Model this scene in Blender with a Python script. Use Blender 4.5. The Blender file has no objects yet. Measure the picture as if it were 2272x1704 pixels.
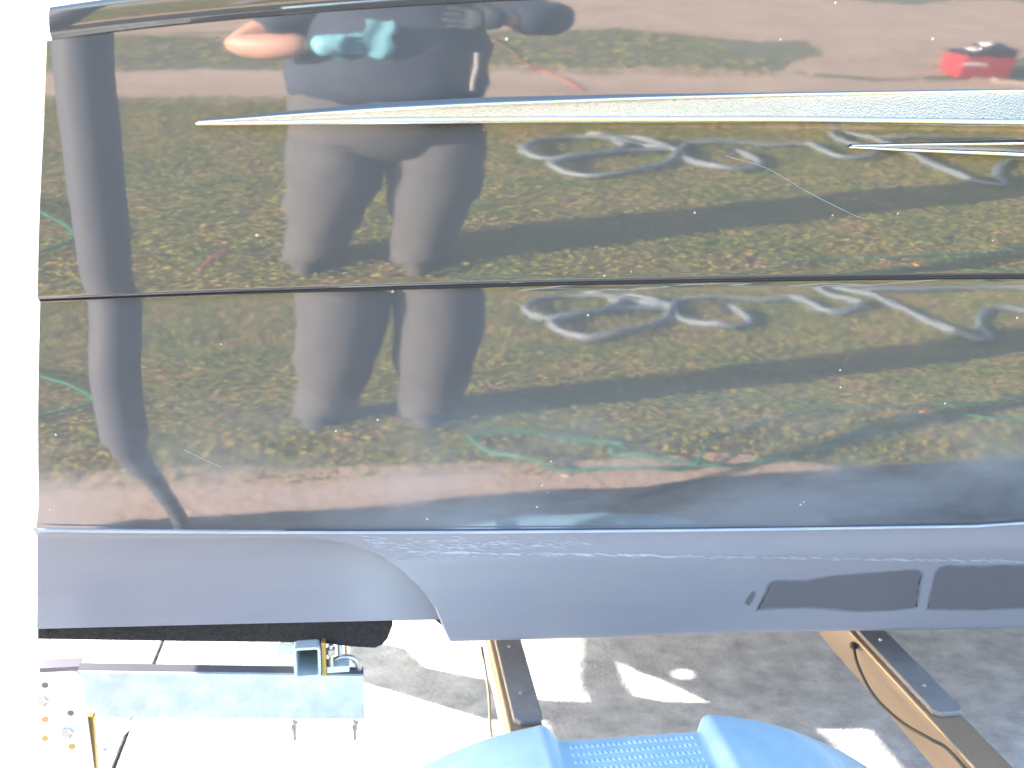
import bpy, bmesh, math, random
from mathutils import Vector, Matrix
random.seed(7)
R = math.radians
scene = bpy.context.scene
COL = scene.collection

# ------------------------------------------------------------------ camera, sky, sun, exposure
cd = bpy.data.cameras.new("camera"); cam = bpy.data.objects.new("camera", cd); COL.objects.link(cam)
CP = Vector((0, -1.25, 1.5)); PITCH, YAW, ROLL = R(16.8), R(9.05), R(1.5)
F = Vector((math.sin(YAW)*math.cos(PITCH), math.cos(YAW)*math.cos(PITCH), -math.sin(PITCH)))
R0 = Vector((math.cos(YAW), -math.sin(YAW), 0)); U0 = R0.cross(F)
RV = R0*math.cos(ROLL) + U0*math.sin(ROLL); UV = -R0*math.sin(ROLL) + U0*math.cos(ROLL)
cam.matrix_world = Matrix(((RV.x, UV.x, -F.x, CP.x), (RV.y, UV.y, -F.y, CP.y), (RV.z, UV.z, -F.z, CP.z), (0, 0, 0, 1)))
cd.sensor_width = 36; cd.lens = 36*2000/2272; cd.clip_start = 0.02; cd.clip_end = 3000
cd.dof.use_dof = True; cd.dof.focus_distance = 1.45; cd.dof.aperture_fstop = 3.6
scene.camera = cam

SUN_EL = R(16); TO_SUN = Vector((-0.940, 0.341, 0))
wd = bpy.data.worlds.new("World"); scene.world = wd; wd.use_nodes = True
wn = wd.node_tree.nodes; sky = wn.new("ShaderNodeTexSky"); sky.sky_type = 'NISHITA'; sky.sun_disc = False
sky.sun_elevation = SUN_EL; sky.sun_rotation = math.atan2(TO_SUN.x, TO_SUN.y); sky.air_density = 1.0; sky.dust_density = 2.0
bg = wn["Background"]; bg.inputs[1].default_value = 0.12
wd.node_tree.links.new(sky.outputs[0], bg.inputs[0])
ld = bpy.data.lights.new("sun", 'SUN'); ld.energy = 4.6; ld.angle = R(0.5); ld.color = (1.0, 0.90, 0.78)
sun = bpy.data.objects.new("sun", ld); COL.objects.link(sun)
sdir = Vector((TO_SUN.x*math.cos(SUN_EL), TO_SUN.y*math.cos(SUN_EL), math.sin(SUN_EL)))
sun.rotation_euler = sdir.to_track_quat('Z', 'Y').to_euler(); sun.location = (-6, 4, 6)
vs = scene.view_settings; vs.view_transform = 'Standard'; vs.look = 'None'; vs.gamma = 1; vs.use_curve_mapping = False
vs.exposure = 3.25
scene.cycles.max_bounces = 8; scene.cycles.glossy_bounces = 5; scene.cycles.caustics_reflective = False

# ------------------------------------------------------------------ helpers
def ray(px, py):
    return (F + RV*((px-1136)/2000) + UV*((852-py)/2000))
def atY(px, py, Y):
    d = ray(px, py); return CP + d*((Y-CP.y)/d.y)
def atZ(px, py, z):
    d = ray(px, py); return CP + d*((z-CP.z)/d.z)

def link(name, me, mat=None, parent=None, smooth=False):
    o = bpy.data.objects.new(name, me); COL.objects.link(o)
    if mat and not me.materials: me.materials.append(mat)
    if parent: o.parent = parent
    if smooth:
        for p in me.polygons: p.use_smooth = True
    return o
def tag(o, label, cat, group=None):
    o["label"] = label; o["category"] = cat
    if group: o["group"] = group
    return o
def thing(name, label, cat, loc=(0, 0, 0), group=None):
    o = bpy.data.objects.new(name, None); COL.objects.link(o); o.location = loc; o.empty_display_size = .1
    return tag(o, label, cat, group)

class MB:
    def __init__(s): s.v = []; s.f = []
    def add(s, vs_, fs):
        b = len(s.v); s.v += [tuple(v) for v in vs_]; s.f += [tuple(i+b for i in f) for f in fs]
    def box(s, a, b):
        x0, y0, z0 = a; x1, y1, z1 = b
        s.add([(x0,y0,z0),(x1,y0,z0),(x1,y1,z0),(x0,y1,z0),(x0,y0,z1),(x1,y0,z1),(x1,y1,z1),(x0,y1,z1)],
              [(0,3,2,1),(4,5,6,7),(0,1,5,4),(1,2,6,5),(2,3,7,6),(3,0,4,7)]); return s
    def tube(s, pts, r, n=10, cap=True, flat=1.0):
        pts = [Vector(p) for p in pts]; m = len(pts); rr = r if isinstance(r, (list, tuple)) else [r]*m
        b = len(s.v); up = None
        for i, p in enumerate(pts):
            t = (pts[min(i+1, m-1)] - pts[max(i-1, 0)]).normalized()
            if up is None: up = Vector((0, 0, 1)) if abs(t.z) < .9 else Vector((0, 1, 0))
            sd = t.cross(up).normalized(); up = sd.cross(t).normalized()
            for k in range(n):
                a = 2*math.pi*k/n; s.v.append(tuple(p + sd*math.cos(a)*rr[i] + up*math.sin(a)*rr[i]*flat))
        for i in range(m-1):
            for k in range(n):
                k2 = (k+1) % n; s.f.append((b+i*n+k, b+i*n+k2, b+(i+1)*n+k2, b+(i+1)*n+k))
        if cap:
            s.f.append(tuple(b+k for k in range(n))[::-1]); s.f.append(tuple(b+(m-1)*n+k for k in range(n)))
        return s
    def prism(s, poly, a, b, axis='y'):
        """poly: 2-D outline extruded from a to b along axis"""
        n = len(poly)
        def P(u, w, t): return (u, t, w) if axis == 'y' else ((t, u, w) if axis == 'x' else (u, w, t))
        s.add([P(u, w, a) for u, w in poly] + [P(u, w, b) for u, w in poly],
              [tuple(range(n))[::-1], tuple(range(n, 2*n))] + [(i, (i+1) % n, n+(i+1) % n, n+i) for i in range(n)]); return s
    def grid(s, rows):
        b = len(s.v); n = len(rows[0])
        for r_ in rows: s.v += [tuple(p) for p in r_]
        for i in range(len(rows)-1):
            for k in range(n-1): s.f.append((b+i*n+k, b+i*n+k+1, b+(i+1)*n+k+1, b+(i+1)*n+k))
        return s
    def lathe(s, prof, c, axis='y', n=32, closed=False):
        """prof: (radius, offset along axis)"""
        b = len(s.v); c = Vector(c); m = len(prof)
        for r_, h in prof:
            for k in range(n):
                a = 2*math.pi*k/n; u, w = r_*math.cos(a), r_*math.sin(a)
                s.v.append(tuple(c + (Vector((u, h, w)) if axis == 'y' else Vector((u, w, h)))))
        for i in range(m if closed else m-1):
            j = (i+1) % m
            for k in range(n):
                k2 = (k+1) % n; s.f.append((b+i*n+k, b+i*n+k2, b+j*n+k2, b+j*n+k))
        if not closed:
            s.f.append(tuple(b+k for k in range(n))[::-1]); s.f.append(tuple(b+(m-1)*n+k for k in range(n)))
        return s
    def build(s, name, mat=None, parent=None, smooth=False, bevel=0, fix=True, sub=0, ang=None):
        me = bpy.data.meshes.new(name); me.from_pydata(s.v, [], s.f); me.update()
        if fix or bevel:
            bm = bmesh.new(); bm.from_mesh(me)
            if bevel:
                bmesh.ops.remove_doubles(bm, verts=bm.verts, dist=1e-6)
                es = [e for e in bm.edges if len(e.link_faces) == 2 and e.calc_face_angle(0) > R(35)]
                bmesh.ops.bevel(bm, geom=es, offset=bevel, segments=2, affect='EDGES', profile=.5)
            bmesh.ops.recalc_face_normals(bm, faces=bm.faces)
            bm.to_mesh(me); bm.free()
        o = link(name, me, mat, parent, smooth)
        if ang: me.set_sharp_from_angle(angle=R(ang))
        return o

def cr(pts, n):
    """Catmull-Rom through 3-D points"""
    P = [Vector(p) for p in pts]; P = [P[0]*2-P[1]] + P + [P[-1]*2-P[-2]]; out = []
    for i in range(1, len(P)-2):
        for k in range(n):
            t = k/n; a, b, c, d = P[i-1], P[i], P[i+1], P[i+2]
            out.append(.5*((2*b)+(c-a)*t+(2*a-5*b+4*c-d)*t*t+(3*b-a-3*c+d)*t**3))
    out.append(P[-2]); return out
def lerp(x, tab):
    if x <= tab[0][0]: return tab[0][1]
    for (a, b), (c, d) in zip(tab, tab[1:]):
        if x <= c: return b + (d-b)*(x-a)/(c-a)
    return tab[-1][1]

# ------------------------------------------------------------------ materials
def mat(name, col=(.5, .5, .5), rough=.5, metal=0, ior=1.5, nscale=0, namt=0, col2=None, bump=0, bscale=60, coords='Object', stretch=None, coat=0, detail=6):
    m = bpy.data.materials.new(name); m.use_nodes = True; nt = m.node_tree; N = nt.nodes; b = N["Principled BSDF"]
    b.inputs["Base Color"].default_value = (*col, 1); b.inputs["Roughness"].default_value = rough
    b.inputs["Metallic"].default_value = metal; b.inputs["IOR"].default_value = ior
    if coat: b.inputs["Coat Weight"].default_value = coat; b.inputs["Coat Roughness"].default_value = .05
    if nscale or bump:
        tc = N.new("ShaderNodeTexCoord"); src = tc.outputs[coords]
        if stretch:
            mp = N.new("ShaderNodeMapping"); mp.inputs["Scale"].default_value = stretch; nt.links.new(src, mp.inputs[0]); src = mp.outputs[0]
    if nscale:
        nz = N.new("ShaderNodeTexNoise"); nz.inputs["Scale"].default_value = nscale; nz.inputs["Detail"].default_value = detail; nz.inputs["Roughness"].default_value = .65
        nt.links.new(src, nz.inputs["Vector"])
        rp = N.new("ShaderNodeValToRGB"); rp.color_ramp.elements[0].position = .5-namt; rp.color_ramp.elements[1].position = .5+namt
        rp.color_ramp.elements[0].color = (*col, 1); rp.color_ramp.elements[1].color = (*(col2 or col), 1)
        nt.links.new(nz.outputs["Fac"], rp.inputs[0]); nt.links.new(rp.outputs[0], b.inputs["Base Color"])
    if bump:
        nb = N.new("ShaderNodeTexNoise"); nb.inputs["Scale"].default_value = bscale; nb.inputs["Detail"].default_value = 4
        nt.links.new(src, nb.inputs["Vector"])
        bn = N.new("ShaderNodeBump"); bn.inputs["Strength"].default_value = bump; bn.inputs["Distance"].default_value = .01
        nt.links.new(nb.outputs["Fac"], bn.inputs["Height"]); nt.links.new(bn.outputs[0], b.inputs["Normal"])
    return m

def gelcoat_mat():
    """glossy black gelcoat with polish haze, dust specks and faint swirl"""
    m = bpy.data.materials.new("black_gelcoat"); m.use_nodes = True; nt = m.node_tree; N = nt.nodes; L = nt.links.new; b = N["Principled BSDF"]
    b.inputs["Roughness"].default_value = .012; b.inputs["IOR"].default_value = 2.05
    tc = N.new("ShaderNodeTexCoord"); O = tc.outputs["Object"]
    # polish residue: streaky cloudy film, heavier towards the chine where it was not wiped
    mp = N.new("ShaderNodeMapping"); mp.inputs["Scale"].default_value = (2.2, 2.2, 6.5); L(O, mp.inputs[0])
    nz = N.new("ShaderNodeTexNoise"); nz.inputs["Scale"].default_value = 1.6; nz.inputs["Detail"].default_value = 5; nz.inputs["Roughness"].default_value = .55; L(mp.outputs[0], nz.inputs["Vector"])
    sx = N.new("ShaderNodeSeparateXYZ"); L(O, sx.inputs[0])
    zr = N.new("ShaderNodeMapRange"); zr.inputs[1].default_value = 1.10; zr.inputs[2].default_value = .92; zr.inputs[3].default_value = 0; zr.inputs[4].default_value = 1; L(sx.outputs[2], zr.inputs[0])
    nr = N.new("ShaderNodeMapRange"); nr.inputs[1].default_value = .38; nr.inputs[2].default_value = .68; L(nz.outputs["Fac"], nr.inputs[0])
    film = N.new("ShaderNodeMath"); film.operation = 'MULTIPLY'; L(zr.outputs[0], film.inputs[0]); L(nr.outputs[0], film.inputs[1])
    # dust specks
    vo = N.new("ShaderNodeTexVoronoi"); vo.inputs["Scale"].default_value = 26; L(O, vo.inputs["Vector"])
    wn_ = N.new("ShaderNodeTexNoise"); wn_.inputs["Scale"].default_value = 9; L(O, wn_.inputs["Vector"])
    lt = N.new("ShaderNodeMath"); lt.operation = 'LESS_THAN'; lt.inputs[1].default_value = .055; L(vo.outputs["Distance"], lt.inputs[0])
    gt = N.new("ShaderNodeMath"); gt.operation = 'GREATER_THAN'; gt.inputs[1].default_value = .54; L(wn_.outputs["Fac"], gt.inputs[0])
    sp = N.new("ShaderNodeMath"); sp.operation = 'MULTIPLY'; L(lt.outputs[0], sp.inputs[0]); L(gt.outputs[0], sp.inputs[1])
    c1 = N.new("ShaderNodeMix"); c1.data_type = 'RGBA'; c1.inputs[6].default_value = (.088, .096, .114, 1); c1.inputs[7].default_value = (.155, .185, .24, 1); L(film.outputs[0], c1.inputs[0])
    c2 = N.new("ShaderNodeMix"); c2.data_type = 'RGBA'; c2.inputs[7].default_value = (.5, .52, .55, 1); L(sp.outputs[0], c2.inputs[0]); L(c1.outputs[2], c2.inputs[6])
    L(c2.outputs[2], b.inputs["Base Color"])
    rr = N.new("ShaderNodeMapRange"); rr.inputs[3].default_value = .034; rr.inputs[4].default_value = .09; L(film.outputs[0], rr.inputs[0]); L(rr.outputs[0], b.inputs["Roughness"])
    n2 = N.new("ShaderNodeTexNoise"); n2.inputs["Scale"].default_value = 9; n2.inputs["Detail"].default_value = 3; L(O, n2.inputs["Vector"])
    bp = N.new("ShaderNodeBump"); bp.inputs["Strength"].default_value = .05; bp.inputs["Distance"].default_value = .004; L(n2.outputs["Fac"], bp.inputs["Height"]); L(bp.outputs[0], b.inputs["Normal"])
    return m

def leaf_mat():
    m = bpy.data.materials.new("weed_leaves"); m.use_nodes = True; nt = m.node_tree; N = nt.nodes; L = nt.links.new; b = N["Principled BSDF"]
    g = N.new("ShaderNodeNewGeometry"); rp = N.new("ShaderNodeValToRGB"); e = rp.color_ramp.elements
    e[0].position = 0; e[0].color = (.16, .21, .03, 1); e[1].position = 1; e[1].color = (.50, .29, .14, 1)
    for p, c in ((.22, (.27, .30, .04, 1)), (.45, (.39, .34, .045, 1)), (.65, (.46, .34, .08, 1)), (.82, (.52, .30, .13, 1))):
        k = e.new(p); k.color = c
    tc = N.new("ShaderNodeTexCoord"); nz = N.new("ShaderNodeTexNoise"); nz.inputs["Scale"].default_value = 2.6; nz.inputs["Detail"].default_value = 3; L(tc.outputs["Object"], nz.inputs["Vector"])
    mr = N.new("ShaderNodeMapRange"); mr.inputs[1].default_value = .3; mr.inputs[2].default_value = .7; mr.inputs[3].default_value = -.32; mr.inputs[4].default_value = .38; L(nz.outputs["Fac"], mr.inputs[0])
    ml = N.new("ShaderNodeMath"); ml.operation = 'MULTIPLY_ADD'; ml.inputs[1].default_value = .75; ml.use_clamp = True; L(g.outputs["Random Per Island"], ml.inputs[0]); L(mr.outputs[0], ml.inputs[2])
    L(ml.outputs[0], rp.inputs[0]); L(rp.outputs[0], b.inputs["Base Color"]); b.inputs["Roughness"].default_value = .6
    return m

M = {}
M['gel'] = gelcoat_mat()
M['grey_gel'] = mat("grey_gelcoat", (.21, .225, .295), .34, ior=1.5, nscale=3, namt=.25, col2=(.24, .255, .325), stretch=(1, 1, 5))
M['grey_streak'] = mat("lime_streaks", (.46, .51, .62), .45, nscale=40, namt=.2, col2=(.32, .36, .46), stretch=(.25, 1, 2.2))
M['wet'] = mat("wet_grey_gelcoat", (.135, .14, .17), .2, ior=1.4)
nt_ = M['wet'].node_tree; at_ = nt_.nodes.new("ShaderNodeAttribute"); at_.attribute_name = 'fade'; ma_ = nt_.nodes.new("ShaderNodeMath"); ma_.operation = 'MULTIPLY'; ma_.inputs[1].default_value = .55
nt_.links.new(at_.outputs["Fac"], ma_.inputs[0]); nt_.links.new(ma_.outputs[0], nt_.nodes["Principled BSDF"].inputs["Alpha"])
M['white_deck'] = mat("white_deck", (.8, .8, .78), .4)
M['steel'] = mat("polished_trim", (.92, .88, .83), .2, metal=1)
M['pebble_steel'] = mat("pebbled_trim", (.60, .53, .44), .34, metal=1, bump=.5, bscale=420)
M['galv'] = mat("galvanised", (.50, .60, .65), .42, metal=.2, nscale=26, namt=.12, col2=(.66, .76, .80))
M['plate'] = mat("bright_zinc_plate", (.80, .80, .78), .4, metal=.15)
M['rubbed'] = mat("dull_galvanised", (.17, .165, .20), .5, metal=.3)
M['seam'] = mat("seam_rubber", (.016, .017, .026), .55)
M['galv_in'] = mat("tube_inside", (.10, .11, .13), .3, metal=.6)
M['zinc'] = mat("yellow_zinc", (.55, .38, .14), .4, metal=.6)
M['bolt'] = mat("zinc_bolt", (.55, .58, .60), .35, metal=.8)
M['carpet'] = mat("black_carpet", (.022, .021, .026), .95, nscale=160, namt=.1, col2=(.04, .038, .042), bump=.9, bscale=500)
M['alu_beam'] = mat("anodised_beam", (.30, .22, .155), .42, metal=.4, nscale=12, namt=.3, col2=(.40, .32, .25), stretch=(1, .1, 1))
M['rubber_pad'] = mat("dark_pad", (.18, .185, .195), .6, nscale=30, namt=.2, col2=(.23, .23, .24))
M['wire'] = mat("wire_sheath", (.05, .05, .04), .5)
M['fender'] = mat("blue_plastic", (.28, .47, .62), .42, ior=1.45, nscale=14, namt=.22, col2=(.38, .57, .70), coat=.3)
M['tyre'] = mat("tyre_rubber", (.02, .02, .022), .8)
M['rim'] = mat("rim_steel", (.6, .62, .63), .3, metal=.8)
M['post'] = mat("grey_pvc", (.09, .09, .105), .55)
M['concrete'] = mat("concrete", (.23, .232, .248), .9, nscale=17, namt=.26, col2=(.56, .57, .59), bump=.35, bscale=140, detail=15, stretch=(.7, 1, 1))
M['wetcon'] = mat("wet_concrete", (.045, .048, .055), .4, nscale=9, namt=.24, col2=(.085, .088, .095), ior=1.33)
M['crack'] = mat("joint_dirt", (.06, .05, .04), .95)
M['dirt'] = mat("dry_dirt", (.50, .325, .225), .95, nscale=1.6, namt=.22, col2=(.70, .50, .37), bump=.5, bscale=30, detail=10)
M['lawn'] = mat("lawn_soil", (.17, .165, .040), .95, nscale=14, namt=.2, col2=(.30, .22, .08), detail=10)
M['farlawn'] = mat("far_grass", (.15, .17, .08), .95, nscale=3, namt=.25, col2=(.29, .245, .15), detail=10)
M['leaf'] = leaf_mat()
M['hose'] = mat("pale_hose", (.21, .235, .25), .5)
M['ghose'] = mat("green_hose", (.04, .22, .13), .4)
M['brass'] = mat("brass", (.75, .42, .10), .3, metal=.7)
M['cord'] = mat("orange_cord", (.50, .14, .09), .6)
M['red'] = mat("red_plastic", (.42, .04, .045), .5)
M['black'] = mat("black_plastic", (.03, .03, .035), .5)
M['paper'] = mat("white_paper", (.8, .78, .74), .7)
M['wood'] = mat("pale_wood", (.62, .50, .36), .7, nscale=10, namt=.3, col2=(.5, .38, .25), stretch=(1, 12, 1))
M['rock'] = mat("pale_rock", (.6, .55, .46), .9, nscale=20, namt=.3, col2=(.45, .4, .33), bump=.6)
M['skin'] = mat("skin", (.62, .33, .23), .5)
M['shirt'] = mat("navy_shirt", (.035, .045, .075), .85, nscale=9, namt=.2, col2=(.06, .075, .11))
M['trousers'] = mat("grey_trousers", (.085, .078, .08), .9, nscale=7, namt=.25, col2=(.125, .115, .115), bump=.4, bscale=12)
M['glove'] = mat("pale_blue_glove", (.22, .52, .62), .5)
M['boot'] = mat("brown_boot", (.07, .062, .058), .8)
M['hair'] = mat("brown_hair", (.04, .03, .02), .7)
M['cap'] = mat("dark_cap", (.04, .045, .06), .8)
M['band'] = mat("pale_piping", (.5, .46, .44), .7)

# ------------------------------------------------------------------ ground
def sheet(name, poly, z, m, kind='structure', parent=None):
    me = bpy.data.meshes.new(name); bm = bmesh.new()
    f = bm.faces.new([bm.verts.new((x, y, z)) for x, y in poly]); f.normal_update()
    if f.normal.z < 0: f.normal_flip()
    bmesh.ops.triangulate(bm, faces=bm.faces); bm.to_mesh(me); bm.free()
    o = link(name, me, m, parent)
    if kind and not parent: o["kind"] = kind
    return o
def wobble(x0, x1, y, amp, n, seed, slope=0):
    rd = random.Random(seed); ph = [rd.uniform(0, 6.28) for _ in range(4)]; out = []
    for i in range(n+1):
        x = x0+(x1-x0)*i/n
        out.append((x, y + slope*x + amp*(math.sin(x*1.1+ph[0])*.5+math.sin(x*2.7+ph[1])*.3+math.sin(x*7.3+ph[2])*.15+math.sin(x*17+ph[3])*.06)))
    return out
sheet('ground', [(-900, -900), (900, -900), (900, 900), (-900, 900)], -.012, M['farlawn'])
near = wobble(-8, 14, -1.0, .10, 120, 3, .03)
sheet('lawn', near + wobble(-8, 14, -4.6, .22, 90, 5)[::-1], -.004, M['lawn'])
sheet('dirt_path', wobble(-8, 14, -4.38, .18, 90, 8) + wobble(-8, 14, -5.5, .25, 90, 11)[::-1], 0., M['dirt'])
sheet('dirt_track', wobble(-14, 20, -7.5, .5, 90, 12, .02) + wobble(-14, 20, -11.5, .9, 90, 15)[::-1], -.004, M['dirt'])
dp = [(3.3, -5.5), (3.6, -5.9), (4.0, -6.3), (4.2, -7.0), (4.6, -7.9), (5.8, -8.2), (7.0, -7.9), (7.4, -7.0), (6.4, -6.5), (5.6, -6.2), (5.0, -5.7), (4.3, -5.4)]
dpc = cr([(x, y, 0) for x, y in dp+[dp[0]]], 6)[:-1]
sheet('dirt_patch', [(p.x, p.y) for p in dpc], .004, M['dirt'])

# concrete apron: separate poured slabs with open joints
apron = bpy.data.objects.new('concrete_apron', None); COL.objects.link(apron); apron["kind"] = 'structure'
JX = -.62
sheet('joint_bed', [(-60, -1.05)] + [(-8, -1.0)] + wobble(-8, 14, -1.0, .05, 60, 21) + [(60, -1.0), (60, 120), (-60, 120)], -.002, M['crack'], parent=apron)
xs = [-60, -24, -12, -6.6, JX-3.0, JX, JX+3.0, JX+6.0, 14, 26, 60]; ys = [None, 2.62, 6.6, 14, 30, 120]
for i in range(len(xs)-1):
    for j in range(len(ys)-1):
        a, b = xs[i]+.006, xs[i+1]-.006; c, d = (ys[j] if ys[j] is not None else -1.0)+.006, ys[j+1]-.006
        if j == 0:
            a2, b2 = max(a, -8), min(b, 14)
            low = wobble(a2, b2, -.97, .06, 24, 23) if b2 > a2 else []
            poly = ([(a, -1)] if a < a2 or not low else []) + low + ([(b, -1)] if b > b2 or not low else []) + [(b, d), (a, d)]
        else: poly = [(a, c), (b, c), (b, d), (a, d)]
        mb = MB(); mb.prism(poly, -.03, .012, axis='z'); mb.build('slab', M['concrete'], apron)

shadep = [(-.74, -.80), (-.65, -.83), (-.47, -.835), (-.15, -.83), (.04, -.85), (.25, -.88), (.46, -.89), (.83, -.90), (1.05, -.93), (1.4, -.96), (1.75, -.98), (2.25, -.97), (2.6, -.97)]
wl = [(p.x, p.y+.006*math.sin(p.x*9)) for p in cr([(x, y, 0) for x, y in shadep], 8)]
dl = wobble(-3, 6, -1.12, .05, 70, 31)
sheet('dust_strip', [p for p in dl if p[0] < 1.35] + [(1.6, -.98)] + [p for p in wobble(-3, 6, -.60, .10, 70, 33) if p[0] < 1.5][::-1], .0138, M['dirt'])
sheet('wet_concrete', wl + [(2.6, .1), (.5, .12), (-.3, .1), (-.62, -.2), (-.78, -.55)], .0155, M['wetcon'])  # dark sheet added: boat's shade, mirrored in the lower hull, put into colour
# weeds and fallen leaves on the lawn
def leaves():
    rd = random.Random(4); V = []; Fc = []
    def one(x, y, s, z):
        a = rd.uniform(0, 6.28); t = rd.uniform(-.55, .55); u = rd.uniform(-.5, .5); c, n = math.cos(a), math.sin(a); b = len(V)
        for p, q in ((-1, 0), (0, -.75), (1, 0), (0, .75)):
            X, Y = p*s, q*s; Z = z + X*math.sin(t) + Y*math.sin(u)
            V.append((x+X*c-Y*n, y+X*n+Y*c, max(.0, Z)))
        Fc.append((b, b+1, b+2, b+3))
    for _ in range(230000):
        x = rd.uniform(-2.2, 6.5); y = -1.0 - 3.5*rd.random()**.85
        y0 = lerp(x, near)
        if y > y0 + .06*rd.random(): continue
        dens = .55+.45*math.sin(x*5.1+math.sin(y*3.7)*1.7)*math.sin(y*6.3+math.sin(x*2.9)*2)
        if rd.random() > .6+.4*dens: continue
        s = rd.uniform(.005, .0115)*(1.4 if rd.random() < .06 else 1)
        one(x, y, s, rd.uniform(.004, .035))
    for _ in range(16000):
        x = rd.uniform(-4, 9); y = rd.uniform(-7.6, -5.3)
        if 3.2 < x < 7.6 and -8.3 < y < -5.3 and rd.random() < .9: continue
        one(x, y, rd.uniform(.010, .024), rd.uniform(.0, .03))
    me = bpy.data.meshes.new('grass'); me.from_pydata(V, [], Fc); o = link('grass', me, M['leaf']); o["kind"] = 'stuff'
    o["label"] = 'patchy weeds, clover and fallen brown leaves over the lawn'
leaves()

# ------------------------------------------------------------------ the boat
CL = 1.12                                   # centre line of the boat in y
PZ = [[1.6204, .104, -.0628, .027], [1.4834, .0289, -.0118, .0001], [1.2465, .0253, -.0130, .0014], [.8320, -.0578, .0196, -.0069]]
SL = [.05, .004, .002, .012]
def zl(i, X):
    c = PZ[i]; x = min(max(X, -.7), 1.1); z = c[0]+c[1]*x+c[2]*x*x+c[3]*x**3
    if X > 1.1: z += SL[i]*(X-1.1) + (.012*(X-1.1)**2 if i == 3 else 0)
    return z
def bow(X):
    return 0 if X < 2.2 else (CL-.04)*min(1, (X-2.2)/3.2)**2.3
def cum(T, n=24):
    v = [i/n for i in range(n+1)]; y = [0]
    for i in range(n):
        y.append(y[-1] + (math.tan(R(lerp(v[i], T)))+math.tan(R(lerp(v[i+1], T))))/2/n)
    return list(zip(v, y))
PT = cum([(0, 7.6), (.5, 9.1), (1, 9.8)]); PM = cum([(0, 8.6), (.33, 10.1), (.6, 12.9), (.93, 15.4), (1, 16)], 30)
PL = cum([(0, 2.4), (.14, 2.6), (.26, 2.9), (.4, 4.9), (.54, 7.2), (.8, 8.4), (1, 9.2)], 30)
def stern_x(z): return lerp(z, [(.5, -.578), (.65, -.571), (.905, -.5095), (1.24, -.4585), (1.604, -.379), (1.75, -.365)])
COLS = sorted(set([i/60*.42 for i in range(61)] + [.42+.58*(i/40)**1.2 for i in range(41)]))
XB = 5.4
def yS(X): return (zl(0, X)-zl(1, X))*PT[-1][1]
def y3(X): return yS(X)+(zl(1, X)-zl(2, X))*PM[-1][1]
def y4(X): return y3(X)+.009+(zl(2, X)-zl(3, X))*PL[-1][1]
def side_pt(X, i, v):
    if i == 0: z = zl(0, X)+(zl(1, X)-zl(0, X))*v; y = (zl(0, X)-zl(1, X))*lerp(v, PT)
    elif i == 1: z = zl(1, X)+(zl(2, X)-zl(1, X))*v; y = yS(X)+(zl(1, X)-zl(2, X))*lerp(v, PM)
    else: z = zl(2, X)+(zl(3, X)-zl(2, X))*v; y = y3(X)+.009+(zl(2, X)-zl(3, X))*lerp(v, PL)
    return y, z
def row(fn):
    out = []
    for u in COLS:
        y, z = fn(-.45); X = stern_x(z)+(XB-stern_x(z))*u; y, z = fn(X); out.append((X, y+bow(X), z))
    return out
boat = thing('motorboat', 'glossy black motorboat hull with grey lower hull and bright trim, resting on a trailer', 'boat', (0, 0, 0))
rows = []
for k in range(25): rows.append(row(lambda X, k=k: side_pt(X, 0, k/24)))
for k in range(1, 31):
    v = k/30
    if k == 30:
        v = 1
        rows.append(row(lambda X: (side_pt(X, 1, 1)[0]-.0012, side_pt(X, 1, 1)[1]+.0046)))
        rows.append(row(lambda X: (side_pt(X, 1, 1)[0]+.0002, side_pt(X, 1, 1)[1]+.0028)))
        rows.append(row(lambda X: (side_pt(X, 1, 1)[0]+.0088, side_pt(X, 1, 1)[1]-.0016)))
        rows.append(row(lambda X: (side_pt(X, 1, 1)[0]+.0093, side_pt(X, 1, 1)[1]-.0052)))
    else: rows.append(row(lambda X, v=v: side_pt(X, 1, v)))
for k in range(1, 31):
    rows.append(row(lambda X, k=k: side_pt(X, 2, k/30)))
mb = MB(); mb.grid(rows); mb.build('hull_side', M['gel'], boat, smooth=True, fix=False)
sm_ = []
for a in range(9):
    an = R(-90+a*22.5)
    sm_.append([(X, side_pt(X, 1, 1)[0]+bow(X)+.0062-.0052*math.cos(an), zl(2, X)-.0006+.0036*min(1, max(.25, (X+.46)*2.2))*math.sin(an)) for X in [-.459+(XB+.459)*u for u in COLS]])
mb = MB(); mb.grid(sm_); mb.build('knuckle_seam', M['seam'], boat, smooth=True, fix=False)  # dark strip added in the crease, its shade put into the colour
# gunwale moulding with a drip groove under it
def gz(X): return zl(0, X) + lerp(X, [(-.4, .036), (0, .040), (.6, .05), (1.2, .06), (6, .07)])
gp = [(-.02, .004, 0), (0, .0005, .0), (.05, -.0015, .0), (.12, -.0055, 0), (.20, -.0095, 0), (.30, -.0125, 0), (.40, -.0148, 0), (.52, -.0168, 0), (.68, -.0185, 0), (.85, -.0195, 0), (.96, -.0185, 0), (1.0, -.015, 0), (1.03, -.006, 0), (1.04, .03, 0), (1.04, .16, 0)]
rows = [[(x+.012*max(0, 1-(x+.45)*8), y, z) for x, y, z in row(lambda X, v=v, d=d: (d, zl(0, X)+(gz(X)-zl(0, X))*v + .0004))] for v, d, _ in gp]
mb = MB(); mb.grid(rows); gun = mb.build('gunwale', M['gel'], boat, smooth=True, fix=False)
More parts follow.
